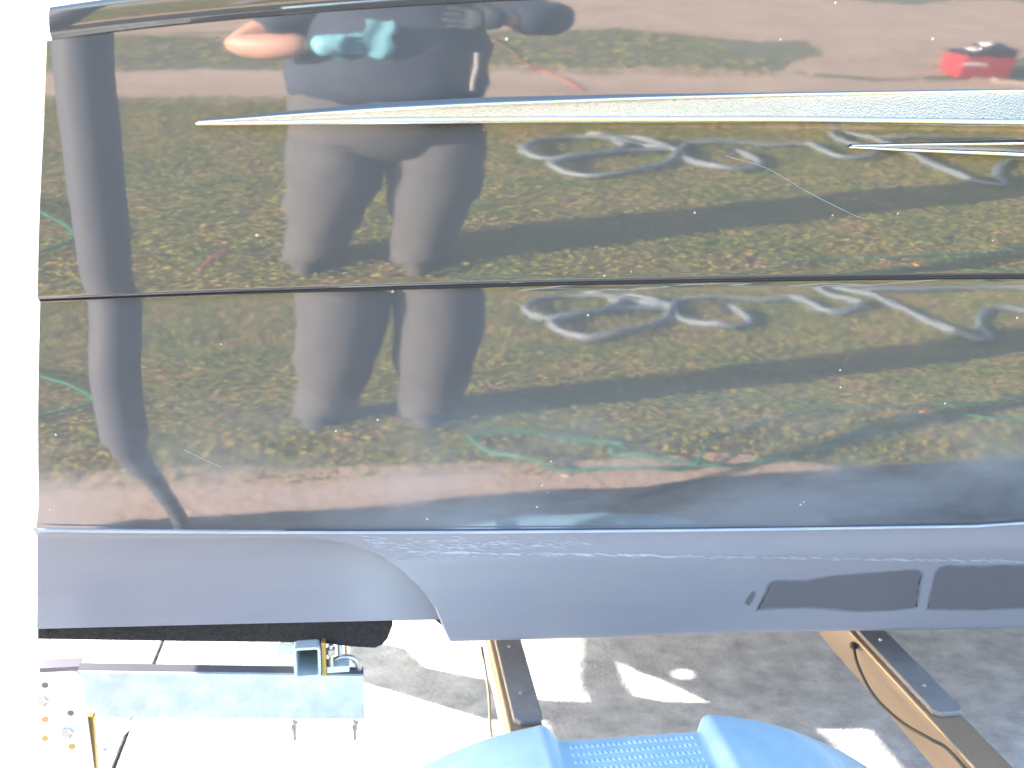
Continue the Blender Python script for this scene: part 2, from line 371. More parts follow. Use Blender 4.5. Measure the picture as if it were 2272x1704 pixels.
# grey lower hull: proud running plank to the right of the swept edge, pocket to its left
def low_bottom(X): return lerp(X, [(.10, .594), (.128, .580), (.40, .566), (.75, .551), (1.31, .512), (2.2, .49), (3.4, .52), (5.4, .80)])
def edge_x(t):  # swept edge of the pocket, t: 0 at the chine .. 1 at the bottom
    return lerp(t, [(0, -.145), (.035, -.09), (.08, -.045), (.16, .0), (.30, .037), (.5, .075), (.7, .100), (.9, .117), (1, .128)])
def low_y(X, z):  # plank face
    z4 = zl(3, X); h = z4-z
    return y4(X)-.006 + max(0, h-.055)*math.tan(R(15)) + min(h, .055)*math.tan(R(3))
LC = [i/46*.5 for i in range(47)] + [.5+.5*i/24 for i in range(1, 25)]
def lrow(t, inset=0, dz=0):
    out = []
    for u in LC:
        X0 = edge_x(max(0, min(1, t))); X = X0+(XB-X0)*u; z4 = zl(3, X); z = z4-.004 + (low_bottom(X)-(z4-.004))*t + dz
        out.append((X, low_y(X, z)+inset+bow(X), z))
    return out
mb = MB(); rr = [lrow(0, .012, .003), lrow(0, .002, .0022), lrow(0, -.001, 0)] + [lrow(k/26) for k in range(1, 27)] + [lrow(1, .004, -.003), lrow(1, .02, -.006), lrow(1, .06, -.012)]
mb.grid(rr)
# return wall of the swept edge
ed = [r_[0] for r_ in rr[2:29]]
mb.grid([[(x-.0, y, z) for x, y, z in ed], [(x-.0035, y+.004, z) for x, y, z in ed], [(x-.010, y+.055, z) for x, y, z in ed]][::-1])
lowh = mb.build('lower_hull', M['grey_gel'], boat, smooth=True, fix=False, ang=50)
def pocket_bottom(X): return .6235-.056*(X+.1) if X < .1 else .612
mb = MB(); prow = []
PX = [i/30 for i in range(31)]
for k in range(21):
    t = k/20; r_ = []
    for u in PX:
        X0 = -.5275-.040*t; X = X0+(.135-X0)*u; z4 = zl(3, X); z = z4+.0005+(pocket_bottom(X)-z4)*t
        r_.append((X, y4(X)+.0005+.030*min(1, t*7)+.004*t+(z4-z)*.17, z))
    prow.append(r_)
mb.grid(prow); mb.build('hull_pocket', M['grey_gel'], boat, smooth=True, fix=False)
# chine lip, full length; its sky highlight is put into the paler colour
lip = []
for a in range(7):
    an = R(-40+a*150/6)
    lip.append([(X, y4(X)-.0065-.0028*math.cos(an)+bow(X), zl(3, X)-.0012+.0028*math.sin(an)) for X in [-.515+(XB+.515)*u for u in COLS]])
mb = MB(); mb.grid(lip); mb.build('chine_lip', M['grey_streak'], boat, smooth=True, fix=False)
# hull bottom, transom, far side, deck
def ybot(X): return y4(X)+bow(X)+.02
cols = [stern_x(.65)+(XB-stern_x(.65))*u for u in COLS]
mb = MB()
def zb(X, k): return (pocket_bottom(X) if X < .1 else low_bottom(X)-.008) - .004*k/8
mb.grid([[(X, (ybot(X)+.055)+(CL-ybot(X)-.055)*k/8, zb(X, k)) for X in cols] for k in range(9)])
mb.grid([[(X, 2*CL-((ybot(X)+.055)+(CL-ybot(X)-.055)*k/8), zb(X, k)) for X in cols] for k in range(9)])
mb.build('hull_bottom', M['grey_gel'], boat, smooth=True)
mb = MB(); tr = []
for k in range(17):
    z = .60+(1.598-.60)*k/16; X = stern_x(z)+.006; y0 = lerp(z, [(.6, .22), (.85, .14), (1.24, .075), (1.6, .01)])
    tr.append([(X, y0+(2*CL-2*y0)*j/12, z) for j in range(13)])
mb.grid(tr); mb.build('transom', M['gel'], boat, smooth=True)
mb = MB(); mb.grid([[(x, 2*CL-y, z) for x, y, z in row(lambda X, i=i, v=v: side_pt(X, i, v))] for i, v in ((0, 0), (0, .5), (1, 0), (1, .5), (2, 0), (2, .5), (2, 1))] +
    [[(X, 2*CL-(ybot(X)+.055), zb(X, 0)) for X in cols]]); mb.build('far_side', M['gel'], boat, smooth=True)
mb = MB(); g = row(lambda X: (.15, gz(X)-.03)); g2 = [(x, 2*CL-y, z) for x, y, z in g]
mb.grid([g] + [[tuple(Vector(a)*(1-t)+Vector(b)*t+Vector((0, 0, .05*math.sin(math.pi*t)))) for a, b in zip(g, g2)] for t in (.25, .5, .75)] + [g2]); mb.build('deck', M['white_deck'], boat, smooth=True)

# bright tapered trim spears
def yside(X, z):
    for i in (0, 1, 2):
        a, b = zl(i, X), zl(i+1, X)
        if z >= b or i == 2:
            v = min(1, max(0, (a-z)/(a-b))); return side_pt(X, i, v)[0]
def spear(name, up, lo, label, twist0, twist1, fm='pebble_steel'):
    """up / lo: image outlines of the upper and lower edges (px) laid on the hull side"""
    def onhull(q):
        y = .02
        for _ in range(8): p = atY(q[0], q[1], y); y = yside(p.x, p.z)
        return (p.x, p.z)
    U = [onhull(q) for q in up]; Lw = [onhull(q) for q in lo]
    x0 = U[0][0]; x1 = 3.6; n = 90
    def ext(tab, X):
        if X <= tab[-1][0]: return lerp(X, tab)
        s = (tab[-1][1]-tab[-2][1])/(tab[-1][0]-tab[-2][0]); d = X-tab[-1][0]; return tab[-1][1]+s*d*.4
    face, top, bead = [], [], []
    for i in range(n+1):
        X = x0+(x1-x0)*(i/n)**1.15; zu, zw = ext(U, X), ext(Lw, X); h = max(zu-zw, .0045); yb = yside(X, (zu+zw)/2)
        br = min(.0046, .0022+.010*(X-x0)); pr = min(.016, .004+.05*(X-x0))           # bead radius, how proud
        k = min(1, max(0, (X-x0-.42)/.85)); tw = twist0+(twist1-twist0)*k**.7            # face leans back to the bow
        zlw = zw+br; zup = max(zlw+.0004, zu-min(.002, h*.2)); yl = min(yb-pr, yside(X, zu)-.003-(zup-zlw)*math.tan(R(tw)))
        yu = yl+(zup-zlw)*math.tan(R(tw))
        bead.append([(X, yl-br*math.cos(a), zlw+br*math.sin(a)*1.05) for a in [R(-150+300*j/14) for j in range(15)]])
        face.append([(X, yl+(yu-yl)*j/6, zlw+(zup-zlw)*j/6) for j in range(7)])
        tr_ = min(.0026, .0010+.006*(X-x0))
        top.append([(X, yu-tr_*math.cos(a), zup-tr_*.2+tr_*math.sin(a)) for a in [R(-60+j*180/9) for j in range(10)]] + [(X, yside(X, zu)+.004, zup+tr_*.4)])
    def T(rs): return [list(c) for c in zip(*rs)]
    mb = MB(); mb.grid(T(bead)); mb.grid(T(top))
    # rounded tip
    tip = bead[0]; mb.add([(x0-.005, tip[7][1]+.002, tip[7][2])]+tip, [(0, j, j+1) for j in range(1, 15)])
    s = mb.build(name, M['steel'], boat, smooth=True, fix=True); s["label"] = label
    mb = MB(); mb.grid(T(face)); mb.build('spear_face', M[fm], s, smooth=True, fix=True)
    return s
spear('trim_spear', [(440, 268), (640, 252), (850, 238), (1050, 228), (1400, 215), (1750, 206), (2272, 198)],
      [(440, 278), (640, 277), (850, 275), (1200, 272), (1750, 272), (2272, 279)], 'long bright tapered trim spear along the black side', -14, 42)
spear('trim_spear', [(1888, 320), (2000, 317), (2272, 313)], [(1888, 330), (2000, 337), (2272, 350)], 'short bright trim spear below the long one', 25, 45, 'steel')

# darker patches and dried lime on the lower hull
def low_patch(name, poly, m, off, n=5, soft=.009):
    """film of water: solid in the middle, drying out to nothing at its rim"""
    pts = []
    for q in poly:
        y = .2
        for _ in range(12): p = atY(q[0], q[1], y); y = low_y(p.x, p.z)
        pts.append(Vector((p.x, 0, p.z)))
    c = cr(pts+[pts[0]], n)[:-1]; k = len(c); area = sum(c[i].x*c[(i+1) % k].z-c[(i+1) % k].x*c[i].z for i in range(k)); sg = 1 if area > 0 else -1
    inn = []; rd2 = random.Random(k)
    for i in range(k):
        t = (c[(i+1) % k]-c[i-1]); t = Vector((t.x, 0, t.z)).normalized(); inn.append(c[i]+Vector((-t.z, 0, t.x))*sg*soft*rd2.uniform(.6, 1.2))
    bm = bmesh.new(); fl = bm.verts.layers.float.new('fade')
    o_ = [bm.verts.new(p) for p in c]; i_ = [bm.verts.new(p) for p in inn]
    for v in i_: v[fl] = 1
    for i in range(k): bm.faces.new((o_[i], o_[(i+1) % k], i_[(i+1) % k], i_[i]))
    f = bm.faces.new(i_); bmesh.ops.triangulate(bm, faces=[f])
    bmesh.ops.subdivide_edges(bm, edges=bm.edges, cuts=2, use_grid_fill=True)
    for v in bm.verts: v.co.y = low_y(v.co.x, v.co.z)-off
    for f in bm.faces:
        f.normal_update()
        if f.normal.y > 0: f.normal_flip()
    me = bpy.data.meshes.new(name); bm.to_mesh(me); bm.free(); return link(name, me, m, lowh, True)
low_patch('wet_patch', [(1674, 1357), (1690, 1320), (1712, 1287), (1790, 1284), (1850, 1274), (1950, 1267), (2044, 1263), (2046, 1300), (2040, 1335), (2026, 1352), (1900, 1360), (1790, 1352)], M['wet'], .0006)
low_patch('wet_patch', [(2052, 1354), (2062, 1310), (2082, 1257), (2160, 1252), (2272, 1250), (2420, 1245), (2430, 1350), (2272, 1353), (2150, 1357)], M['wet'], .0006)
low_patch('wet_patch', [(1650, 1338), (1664, 1316), (1676, 1310), (1676, 1324), (1662, 1344)], M['wet'], .0006, soft=.003)
rd_ = random.Random(5); fv = []; ff = []
def fleck(px, py, w_, h_):
    y = .15
    for _ in range(10): p = atY(px, py, y); y = low_y(p.x, p.z)
    b = len(fv); n = 7
    for k in range(n):
        a = 2*math.pi*k/n; x = p.x+w_*math.cos(a)*rd_.uniform(.6, 1.1); z = p.z+h_*math.sin(a)*rd_.uniform(.5, 1.1)-.15*w_*math.cos(a)
        fv.append((x, low_y(x, z)-.0006-.0001*rd_.random(), z))
    ff.append(tuple(range(b, b+n))[::-1])
for _ in range(430):
    t = rd_.random()**1.6; px = 800+520*t; mid = 1203+14*(1-t)+rd_.gauss(0, 1)*(15*(1-t)+2.5); 
    if mid < 1190 or px < 780+max(0, mid-1185)*1.45+12: continue
    fleck(px, mid, rd_.uniform(.003, .013), rd_.uniform(.0002, .0007))
for _ in range(420):  # this row of pale flecks draws the crest line of the bevel
    px = 900+1420*rd_.random(); fleck(px, 1224+(px-900)*.0162+rd_.gauss(0, 1.6), rd_.uniform(.004, .016), rd_.uniform(.0003, .0008))
me = bpy.data.meshes.new('lime_flecks'); me.from_pydata(fv, [], ff); lf = link('lime_flecks', me, M['grey_streak'], lowh); lf["kind"] = 'stuff'
# scratches in the gelcoat
def scratch(poly, r=.00035):
    pts = []
    for q in poly:
        y = .03
        for _ in range(8): p = atY(q[0], q[1], y); y = yside(p.x, p.z)
        pts.append(Vector((p.x, y-.0002, p.z)))
    mb = MB(); mb.tube(cr(pts, 6), r, 5); mb.build('scratch', M['grey_streak'], boat)
scratch([(1610, 346), (1700, 373), (1790, 425), (1890, 475), (1920, 486)])
scratch([(408, 998), (450, 1018), (491, 1036)])

# ------------------------------------------------------------------ the trailer
tr = thing('boat_trailer', 'galvanised boat trailer with black carpeted bunk and blue step fender under the boat', 'trailer')
# bunk: carpet-wrapped timber with a rounded end
def prism_img(mbx, poly, Y0, Y1):
    pts = [atY(px, py, Y0) for px, py in poly]
    mbx.add([tuple(p) for p in pts] + [(p.x, p.y+(Y1-Y0), p.z) for p in pts], [tuple(range(len(pts)))[::-1], tuple(range(len(pts), 2*len(pts)))] + [(i, (i+1) % len(pts), len(pts)+(i+1) % len(pts), len(pts)+i) for i in range(len(pts))])
mb = MB(); prism_img(mb, [(82, 1371), (500, 1376), (868, 1379), (872, 1386), (860, 1418), (848, 1432), (832, 1439), (780, 1436), (700, 1427), (400, 1424), (82, 1419)], .215, .30)
mb.build('bunk', M['carpet'], tr, bevel=.003)
# main rail: C channel
a0, a1 = atY(86, 1490, .205), atY(806, 1500, .205)
def zc(X, top): return (a0.z+(a1.z-a0.z)*(X-a0.x)/(a1.x-a0.x)) - (0 if top else .093)
X0, X1 = a0.x, a1.x
mb = MB(); mb.prism([(X0, zc(X0, 0)), (X1, zc(X1, 0)), (X1, zc(X1, 1)), (X0, zc(X0, 1))], .205, .211); mb.build('rail_web', M['galv'], tr)
mb = MB(); mb.prism([(X0, zc(X0, 1)-.005), (X1, zc(X1, 1)-.005), (X1, zc(X1, 1)+.0005), (X0, zc(X0, 1)+.0005)], .2112, .232); mb.build('rail_flange', M['rubbed'], tr)  # darker copy of the zinc: the flange's shade is put into its colour
mb = MB(); mb.prism([(X0, zc(X0, 0)+.0), (X1, zc(X1, 0)+.0), (X1, zc(X1, 0)+.005), (X0, zc(X0, 0)+.005)], .2112, .232); mb.build('rail_flange', M['galv'], tr)
# square tube standing end-on on the rail
t0, t1 = atY(650, 1439, .19), atY(713, 1502, .19); w = .0048
o_ = (t0.x, t1.z, t1.x, t0.z)
mb = MB()
def rsq(x0, z0, x1, z1, r, n=4):
    out = []
    for cx, cz, s in ((x1-r, z1-r, 0), (x0+r, z1-r, 90), (x0+r, z0+r, 180), (x1-r, z0+r, 270)):
        for k in range(n+1): a = R(s+90*k/n); out.append((cx+r*math.cos(a), cz+r*math.sin(a)))
    return out
oo = rsq(o_[0], o_[1], o_[2], o_[3], .008); ii = rsq(o_[0]+w, o_[1]+w, o_[2]-w, o_[3]-w, .003); n = len(oo)
mb.add([(x, .19, z) for x, z in oo]+[(x, .19, z) for x, z in ii]+[(x, .62, z) for x, z in oo]+[(x, .62, z) for x, z in ii],
       [(i, (i+1) % n, n+(i+1) % n, n+i) for i in range(n)]+[(2*n+i, 2*n+(i+1) % n, (i+1) % n, i) for i in range(n)]+[(n+i, n+(i+1) % n, 3*n+(i+1) % n, 3*n+i) for i in range(n)])
mb.build('cross_tube', M['galv'], tr)
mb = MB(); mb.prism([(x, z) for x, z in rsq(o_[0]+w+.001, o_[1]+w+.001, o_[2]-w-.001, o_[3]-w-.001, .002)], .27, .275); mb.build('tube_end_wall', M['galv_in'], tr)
# clamp hardware beside the tube
mb = MB(); mb.box((t1.x+.001, .198, t1.z-.004), (t1.x+.009, .235, t0.z+.002)); mb.build('clamp_bracket', M['zinc'], tr, bevel=.0015)
mb = MB(); mb.box((t1.x+.0092, .2, t1.z-.0005), (t1.x+.050, .23, t1.z+.012)); mb.build('clamp_foot', M['galv'], tr, bevel=.0015)
def boltv(x, y, z0, z1, r, m='bolt', name='bolt'):
    mb = MB(); mb.lathe([(r, z0-0), (r, z1)], (x, y, 0), axis='z', n=12)
    mb.lathe([(r*1.9, z0+(z1-z0)*.55), (r*1.9, z0+(z1-z0)*.82)], (x, y, 0), axis='z', n=6); return mb.build(name, M[m], tr)
boltv(t1.x+.018, .205, t1.z+.012, t0.z-.006, .0045); boltv(t1.x+.033, .225, t1.z+.02, t0.z+.006, .005)
pu = atY(786, 1458, .225)
mb = MB(); mb.tube(cr([(pu.x-.055, .225, pu.z-.01), (pu.x-.02, .225, pu.z+.002), (pu.x+.002, .225, pu.z-.006), (pu.x+.010, .225, pu.z-.034)], 6), .005, 8); mb.build('u_bolt', M['bolt'], tr, smooth=True)
mb = MB(); mb.tube(cr([(t1.x+.052, .26, t0.z+.004), (t1.x+.050, .25, t0.z-.012), (t1.x+.043, .24, t0.z-.03), (t1.x+.044, .235, t1.z)], 6), .0022, 6); mb.build('wire', M['zinc'], tr)
pl_ = atY(630, 1462, .26)
mb = MB(); mb.prism(rsq(pl_.x-.012, pl_.z-.03, pl_.x+.02, pl_.z+.035, .012), .26, .27); mb.build('bunk_bracket', M['galv'], tr)
for px in (652, 786):
    p = atY(px, 1606, .22); boltv(p.x, .22, p.z-.034, p.z+.012, .0042)
# upright bracket plate at the stern end with bolt holes, yellow zinc strap beside it
Pz = atY(178, 1487, .085); Px0 = atY(88, 1490, .085).x; Px1 = Pz.x; ztop = Pz.z; zbot = .34
outer = [(Px0, zbot), (Px1, zbot), (Px1, ztop-.016)] + [(Px1-.016+.016*math.cos(R(a)), ztop-.016+.016*math.sin(R(a))) for a in (15, 30, 45, 60, 75)] + [(Px1-.016, ztop), (Px0, ztop)]
mb = MB(); mb.prism(outer, .085, .091); plate = mb.build('bracket_plate', M['plate'], tr)
for px, py, rr_, mm in ((157, 1582, .0052, 'rubbed'), (160, 1656, .0056, 'zinc'), (100, 1520, .0052, 'rubbed'), (100, 1596, .0055, 'zinc'), (100, 1638, .0055, 'zinc')):
    p = atY(px, py, .085); mb = MB(); mb.lathe([(rr_, -.0004), (rr_*.8, -.0002), (rr_*.78, .0002)], (p.x, .085, p.z), axis='y', n=14); mb.build('bolt_hole', M[mm], plate)
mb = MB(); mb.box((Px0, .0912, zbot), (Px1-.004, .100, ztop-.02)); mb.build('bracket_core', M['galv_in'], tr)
mb = MB(); mb.prism([(Px0, ztop+.0006), (Px1-.004, ztop+.0006), (Px1-.001, ztop+.007), (Px0, ztop+.008)], .085, .11); mb.build('bracket_cap', M['rubbed'], tr)
for q in ((92, 1555, 1), (148, 1625, 1)):
    p = atY(q[0], q[1], .085); mb = MB(); mb.lathe([(.008, -.006), (.0105, -.004), (.0105, -.0005)], (p.x, .085, p.z), axis='y', n=6); mb.build('bolt_head', M['bolt'], tr)
s0 = atY(180, 1592, .10); s1 = atY(206, 1704, .10)
mb = MB(); mb.prism([(s0.x, s0.z), (s0.x+.019, s0.z), (s1.x+.006, s1.z), (s1.x+.008, .30), (s0.x, .30)], .10, .112); mb.build('strap', M['zinc'], tr, bevel=.0015)
p = atY(190, 1635, .10); mb = MB(); mb.lathe([(.006, -.005), (.006, -.0005)], (p.x, .10, p.z), axis='y', n=12); mb.build('bolt_head', M['bolt'], tr)
d0, d1 = atY(222, 1672, .30), atY(300, 1598, .30)
mb = MB(); mb.tube([(d0.x, .30, d0.z), (d1.x+.05, .30, d1.z+.046)], .006, 8); mb.build('brace_rod', M['bolt'], tr)
mb = MB(); mb.prism(rsq(d0.x-.014, d0.z-.016, d0.x+.012, d0.z+.016, .004), .29, .31); mb.build('rod_end', M['bolt'], tr)
# cross members with pads
def cross(xa, xb, ztp, ya, yb, pad_y, pads, lab):
    mb = MB(); mb.box((xa, ya, ztp-.085), (xb, yb, ztp)); c_ = mb.build('cross_member', M['alu_beam'], tr, bevel=.004); c_["label"] = lab
    mb = MB(); mb.prism([(xa+.010, pad_y+.012), (xa+.022, pad_y), (xb-.010, pad_y), (xb+.001, pad_y+.012), (xb+.001, yb-.05), (xa+.010, yb-.05)], ztp+.0004, ztp+.012, axis='z'); mb.build('pad', M['rubber_pad'], c_, bevel=.003)
    for yy in pads:
        mb = MB(); mb.lathe([(.004, .0122), (.0035, .0142)], ((xa+xb)/2+.004, yy, ztp), axis='z', n=10); mb.build('screw', M['bolt'], c_)
cross(.235, .300, .40, -.02, 1.9, .155, (.24, .40), 'cross member ending behind the blue fender')
cross(1.045, 1.118, .40, -.30, 1.9, .085, (.17, .335), 'cross member at the right edge with a padded top')
def atX(px, py, X):
    d = ray(px, py); return CP + d*((X-CP.x)/d.x)
mb = MB(); mb.tube(cr([atX(1893, 1432, 1.035), atX(1905, 1480, 1.02), atX(1940, 1545, .99), atX(2000, 1602, .99), atX(2065, 1640, 1.01), atX(2100, 1660, 1.03), atX(2150, 1715, 1.04)], 8), .0034, 7); mb.build('brake_line', M['wire'], tr, smooth=True)
mb = MB(); p = atX(1893, 1432, 1.036); mb.lathe([(.008, -.006), (.009, 0), (.006, .006)], tuple(p), n=10); mb.build('line_clip', M['black'], tr)
mb = MB(); mb.tube(cr([(.222, .47, .37), (.224, .36, .33), (.216, .25, .31), (.222, .15, .34), (.228, .05, .35)], 8), .003, 7); mb.build('brake_line', M['wire'], tr, smooth=True)
# long inner rail, and unseen plates added to cast cut-out shadows
def cut_plate(name, outer, holes, z, th=.004):
    k_ = z/math.tan(SUN_EL); dx, dy = TO_SUN.x*k_, TO_SUN.y*k_
    bm = bmesh.new(); es = []
    for lp in [outer]+holes:
        vv = [bm.verts.new((x+dx, y+dy, z)) for x, y in lp]
        es += [bm.edges.new((vv[i], vv[(i+1) % len(vv)])) for i in range(len(vv))]
    bmesh.ops.triangle_fill(bm, use_beauty=True, edges=es)
    e_ = bmesh.ops.extrude_face_region(bm, geom=bm.faces[:])
    for v in e_['geom']:
        if isinstance(v, bmesh.types.BMVert): v.co.z += th
    bmesh.ops.recalc_face_normals(bm, faces=bm.faces)
    me = bpy.data.meshes.new(name); bm.to_mesh(me); bm.free(); return link(name, me, M['galv'], tr)
cut_plate('gusset_plate', [(-.06, 1.10), (.099, 1.021), (.15, .921), (.311, .847), (.394, .760), (.47, .735), (.46, .66), (.305, .676), (-.036, .887)], [], .2)  # unseen plate added to throw a diagonal shadow band on the slabs
el_ = [(.867+.036*math.cos(2*math.pi*k/14), .807+.026*math.sin(2*math.pi*k/14)) for k in range(14)]
cut_plate('skid_plate', [(.455, .737), (.582, .717), (.575, .80), (.62, .97), (.66, 1.12), (1.34, 1.12), (1.36, 1.0), (1.41, .99), (1.45, 1.12), (1.75, 1.12), (1.75, .53), (1.50, .585), (1.431, .507), (1.128, .543), (1.16, .40), (1.17, .33), (.455, .33)],
          [[(.694, .905), (.688, .80), (.697, .732), (.773, .695), (.897, .676), (.86, .72), (.80, .79), (.75, .83), (.715, .875)], el_], .34)  # unseen plate added; its holes shape the sun patches on the slabs
mb = MB(); mb.box((-.1, 1.9, .30), (4.2, 1.96, .40)); mb.build('far_rail', M['galv'], tr)
mb = MB(); mb.tube([(4.1, 1.12, .38), (6.4, 1.12, .42)], .04, 4); mb.build('tongue', M['galv'], tr)
# fender over the near wheel
FX = .412
def fz(x):   # profile of the fender top along the boat
    d = abs(x-FX)
    if d < .122: return .500
    if d < .140: return .500+.014*(d-.122)/.018
    if d < .158: return .514+.002*math.sin((d-.140)/.018*math.pi)
    e = d-.158; return .514-.12*e-1.05*e*e
fxs = [FX-.46+.92*i/160 for i in range(161)]
def fback(x):
    return .012-.02*(x-FX)-.03*max(0, (abs(x-FX)-.16))-.022*max(0, min(1, (.135-abs(x-FX))/.015))
mb = MB(); rws = []
for yy, dzz in ((.0, -.055), (.0, -.012), (-.002, -.005), (-.006, -.0015), (-.012, 0), (-.05, .0), (-.10, .0), (-.17, 0.0), (-.22, 0.), (-.232, -.003), (-.24, -.012), (-.243, -.07)):
    rws.append([(x, fback(x)+yy, max(.16, fz(x)+dzz)) for x in fxs])
mb.grid(rws); fender = mb.build('fender', M['fender'], tr, smooth=True, ang=40)
fender["label"] = 'bright blue step fender with a studded tread'
mb = MB()
for i in range(24):
    for j in range(11):
        x = FX-.104+.208*i/23; y = -.034-.18*j/10; s = .0038
        mb.add([(x-s, y-s*1.2, .4996), (x+s, y-s*1.2, .4996), (x+s, y+s*1.2, .4996), (x-s, y+s*1.2, .4996), (x, y, .5036)], [(0, 1, 4), (1, 2, 4), (2, 3, 4), (3, 0, 4)])
t_ = mb.build('tread_studs', M['fender'], fender); t_["kind"] = 'stuff'
def wheel(cx, cy):
    e = bpy.data.objects.new('wheel', None); COL.objects.link(e); e.parent = tr; e.location = (cx, cy, .222)
    prof = [(.13, -.075), (.185, -.08), (.203, -.068), (.21, -.04), (.21, .04), (.203, .068), (.185, .08), (.13, .075)]
    mb = MB(); mb.lathe(prof, (0, 0, 0), n=40, closed=True); mb.build('tyre', M['tyre'], e, smooth=True, ang=50)
    mb = MB(); mb.lathe([(.132, -.06), (.12, -.045), (.05, -.03), (.04, -.055)], (0, 0, 0), n=24); mb.build('rim', M['rim'], e, smooth=True, ang=40)
wheel(FX, -.115); wheel(FX, 2.36)
mb = MB(); mb.tube([(FX, -.05, .222), (FX, .16, .222)], .022, 8); mb.build('axle', M['galv'], tr)
# guide post beside the stern (just outside the view, it mirrors in the hull)
mb = MB(); mb.tube(cr([(-.432, -.38, 1.60), (-.440, -.38, 1.45), (-.468, -.38, 1.08), (-.485, -.38, .93), (-.497, -.38, .70)], 8), .047, 20)
gpst = mb.build('guide_post', M['post'], tr, smooth=True, ang=60)
mb = MB(); pp = cr([(-.497, -.38, .72), (-.49, -.38, .64), (-.45, -.38, .52), (-.425, -.38, .40), (-.45, -.37, .33), (-.70, -.30, .32), (-.90, .12, .42)], 8); mb.tube(pp, [max(.018, .045-.0016*i) for i in range(len(pp))], 14); mb.build('post_arm', M['post'], gpst, smooth=True)

# ------------------------------------------------------------------ things on the lawn
def laid(name, path, r, m, label, cat, z=.0, n=8, lift=0):
    P = cr([(x, y, z+r+lift*math.sin(i*1.7)**2) for i, (x, y) in enumerate(path)], n)
    mb = MB(); mb.tube(P, r, 10); o = mb.build(name, m, None, smooth=True); return tag(o, label, cat)
HA = [(2.18, -3.64), (2.22, -3.5), (2.22, -3.3), (2.1, -3.2), (1.98, -3.2), (1.89, -3.29), (1.84, -3.44), (1.85, -3.61), (1.76, -3.7), (1.67, -3.81), (1.57, -3.92), (1.45, -3.97), (1.28, -3.98), (1.08, -3.86), (.96, -3.63), (.98, -3.5), (1.08, -3.43), (1.2, -3.44), (1.39, -3.54), (1.62, -3.64), (1.83, -3.64), (1.79, -3.49), (1.69, -3.34), (1.54, -3.19), (1.35, -3.05), (1.19, -3.02), (1.1, -3.12), (1.04, -3.24), (1.11, -3.35), (1.25, -3.47), (1.44, -3.58), (1.57, -3.73), (1.56, -3.88)]
HC = [(3.2, -4.2), (3.31, -4.05), (3.34, -3.65), (3.33, -3.23), (3.37, -2.90), (3.47, -2.88), (3.58, -3.12), (3.77, -3.36), (3.99, -3.51), (4.3, -3.4), (4.8, -3.3)]
HB = [(1.56, -3.88), (1.62, -3.98), (1.74, -3.90), (1.86, -3.66), (1.96, -3.80), (2.13, -3.84), (2.33, -3.85), (2.53, -3.83), (2.74, -3.84), (2.76, -3.66), (2.83, -3.52), (3.0, -3.54), (3.12, -3.65), (3.09, -3.8), (3.04, -3.95), (3.08, -4.2), (3.19, -4.2), (3.29, -4.1), (3.48, -4.07), (3.8, -4.09), (4.4, -4.15), (5.2, -4.0)]
hs = thing('vacuum_hose', 'pale grey hose lying in loose loops on the grass, mirrored in the hull', 'hose', (1.5, -3.5, 0))
P = cr([(x-1.5, y+3.5, .055+.012*math.sin(i*1.9)) for i, (x, y) in enumerate(HA+HB[1:])], 8)
mb = MB(); mb.tube(P, .024, 10); mb.tube(cr([(x-1.5, y+3.5, .05) for x, y in HC], 8), .024, 10); mb.build('hose_body', M['hose'], hs, smooth=True)
p = P[0]; mb = MB(); mb.tube([p+Vector((-.02, .12, 0)), p+Vector((-.01, .05, 0)), p], [.015, .026, .026], 12); mb.build('hose_cuff', M['black'], hs, smooth=True)
gh = thing('garden_hose', 'thin green garden hose trailing over the weeds near the concrete, mirrored in the hull', 'hose', (1.5, -1.2, 0))
G1 = [(3.3, -1.55), (2.56, -1.32), (2.25, -1.25), (2.05, -1.16), (1.86, -1.07), (1.59, -.98), (1.36, -.97), (1.17, -.99), (1.04, -1.02), (.91, -1.06), (.83, -1.1), (.82, -1.12), (.86, -1.15), (.72, -1.23), (.55, -1.27), (.42, -1.29), (.36, -1.26), (.35, -1.23), (.38, -1.19), (.43, -1.13), (.51, -1.07), (.62, -1.01), (.77, -.985), (.9, -.975), (1.05, -.985), (1.1, -1.03), (1.2, -1.18), (1.34, -1.25), (1.54, -1.27), (1.78, -1.28), (2.0, -1.27), (2.31, -1.31), (2.59, -1.37), (3.2, -1.7)]
sh_ = lambda x: -.20*max(0, min(1, (x-1.3)/.5))
mb = MB(); mb.tube(cr([(x-1.5, y+1.2+sh_(x), .045+.015*math.sin(i*2.3)) for i, (x, y) in enumerate(G1)], 7), .0065, 8); mb.build('hose_body', M['ghose'], gh, smooth=True)
mb = MB(); mb.tube(cr([(x-1.5, y+1.0, .05) for x, y in [(2.9, -1.02), (2.39, -1.08), (2.32, -1.12), (2.21, -1.16), (2.1, -1.15), (2.03, -1.13), (1.99, -1.09), (1.99, -1.05)]], 7), .0065, 8); mb.build('hose_end', M['ghose'], gh, smooth=True)
mb = MB(); mb.tube([(.66, -.16, .06), (.63, -.172, .06), (.61, -.18, .062)], [.017, .019, .014], 10); mb.build('brass_coupling', M['brass'], gh, smooth=True)
laid('garden_hose', [(-1.9, -2.9), (-1.38, -2.61), (-1.27, -2.45), (-1.15, -2.28), (-1.01, -2.04), (-.97, -1.85), (-1.1, -1.6)], .010, M['ghose'], 'short length of green hose on the weeds left of the person', 'hose', .035)
laid('extension_cord', [(1.1, -7.6), (1.24, -6.98), (1.29, -6.2), (1.31, -5.66), (1.41, -5.32), (1.51, -5.02), (1.56, -4.8)], .006, M['cord'], 'orange extension cord running off across the dirt behind the person', 'cord', .004)
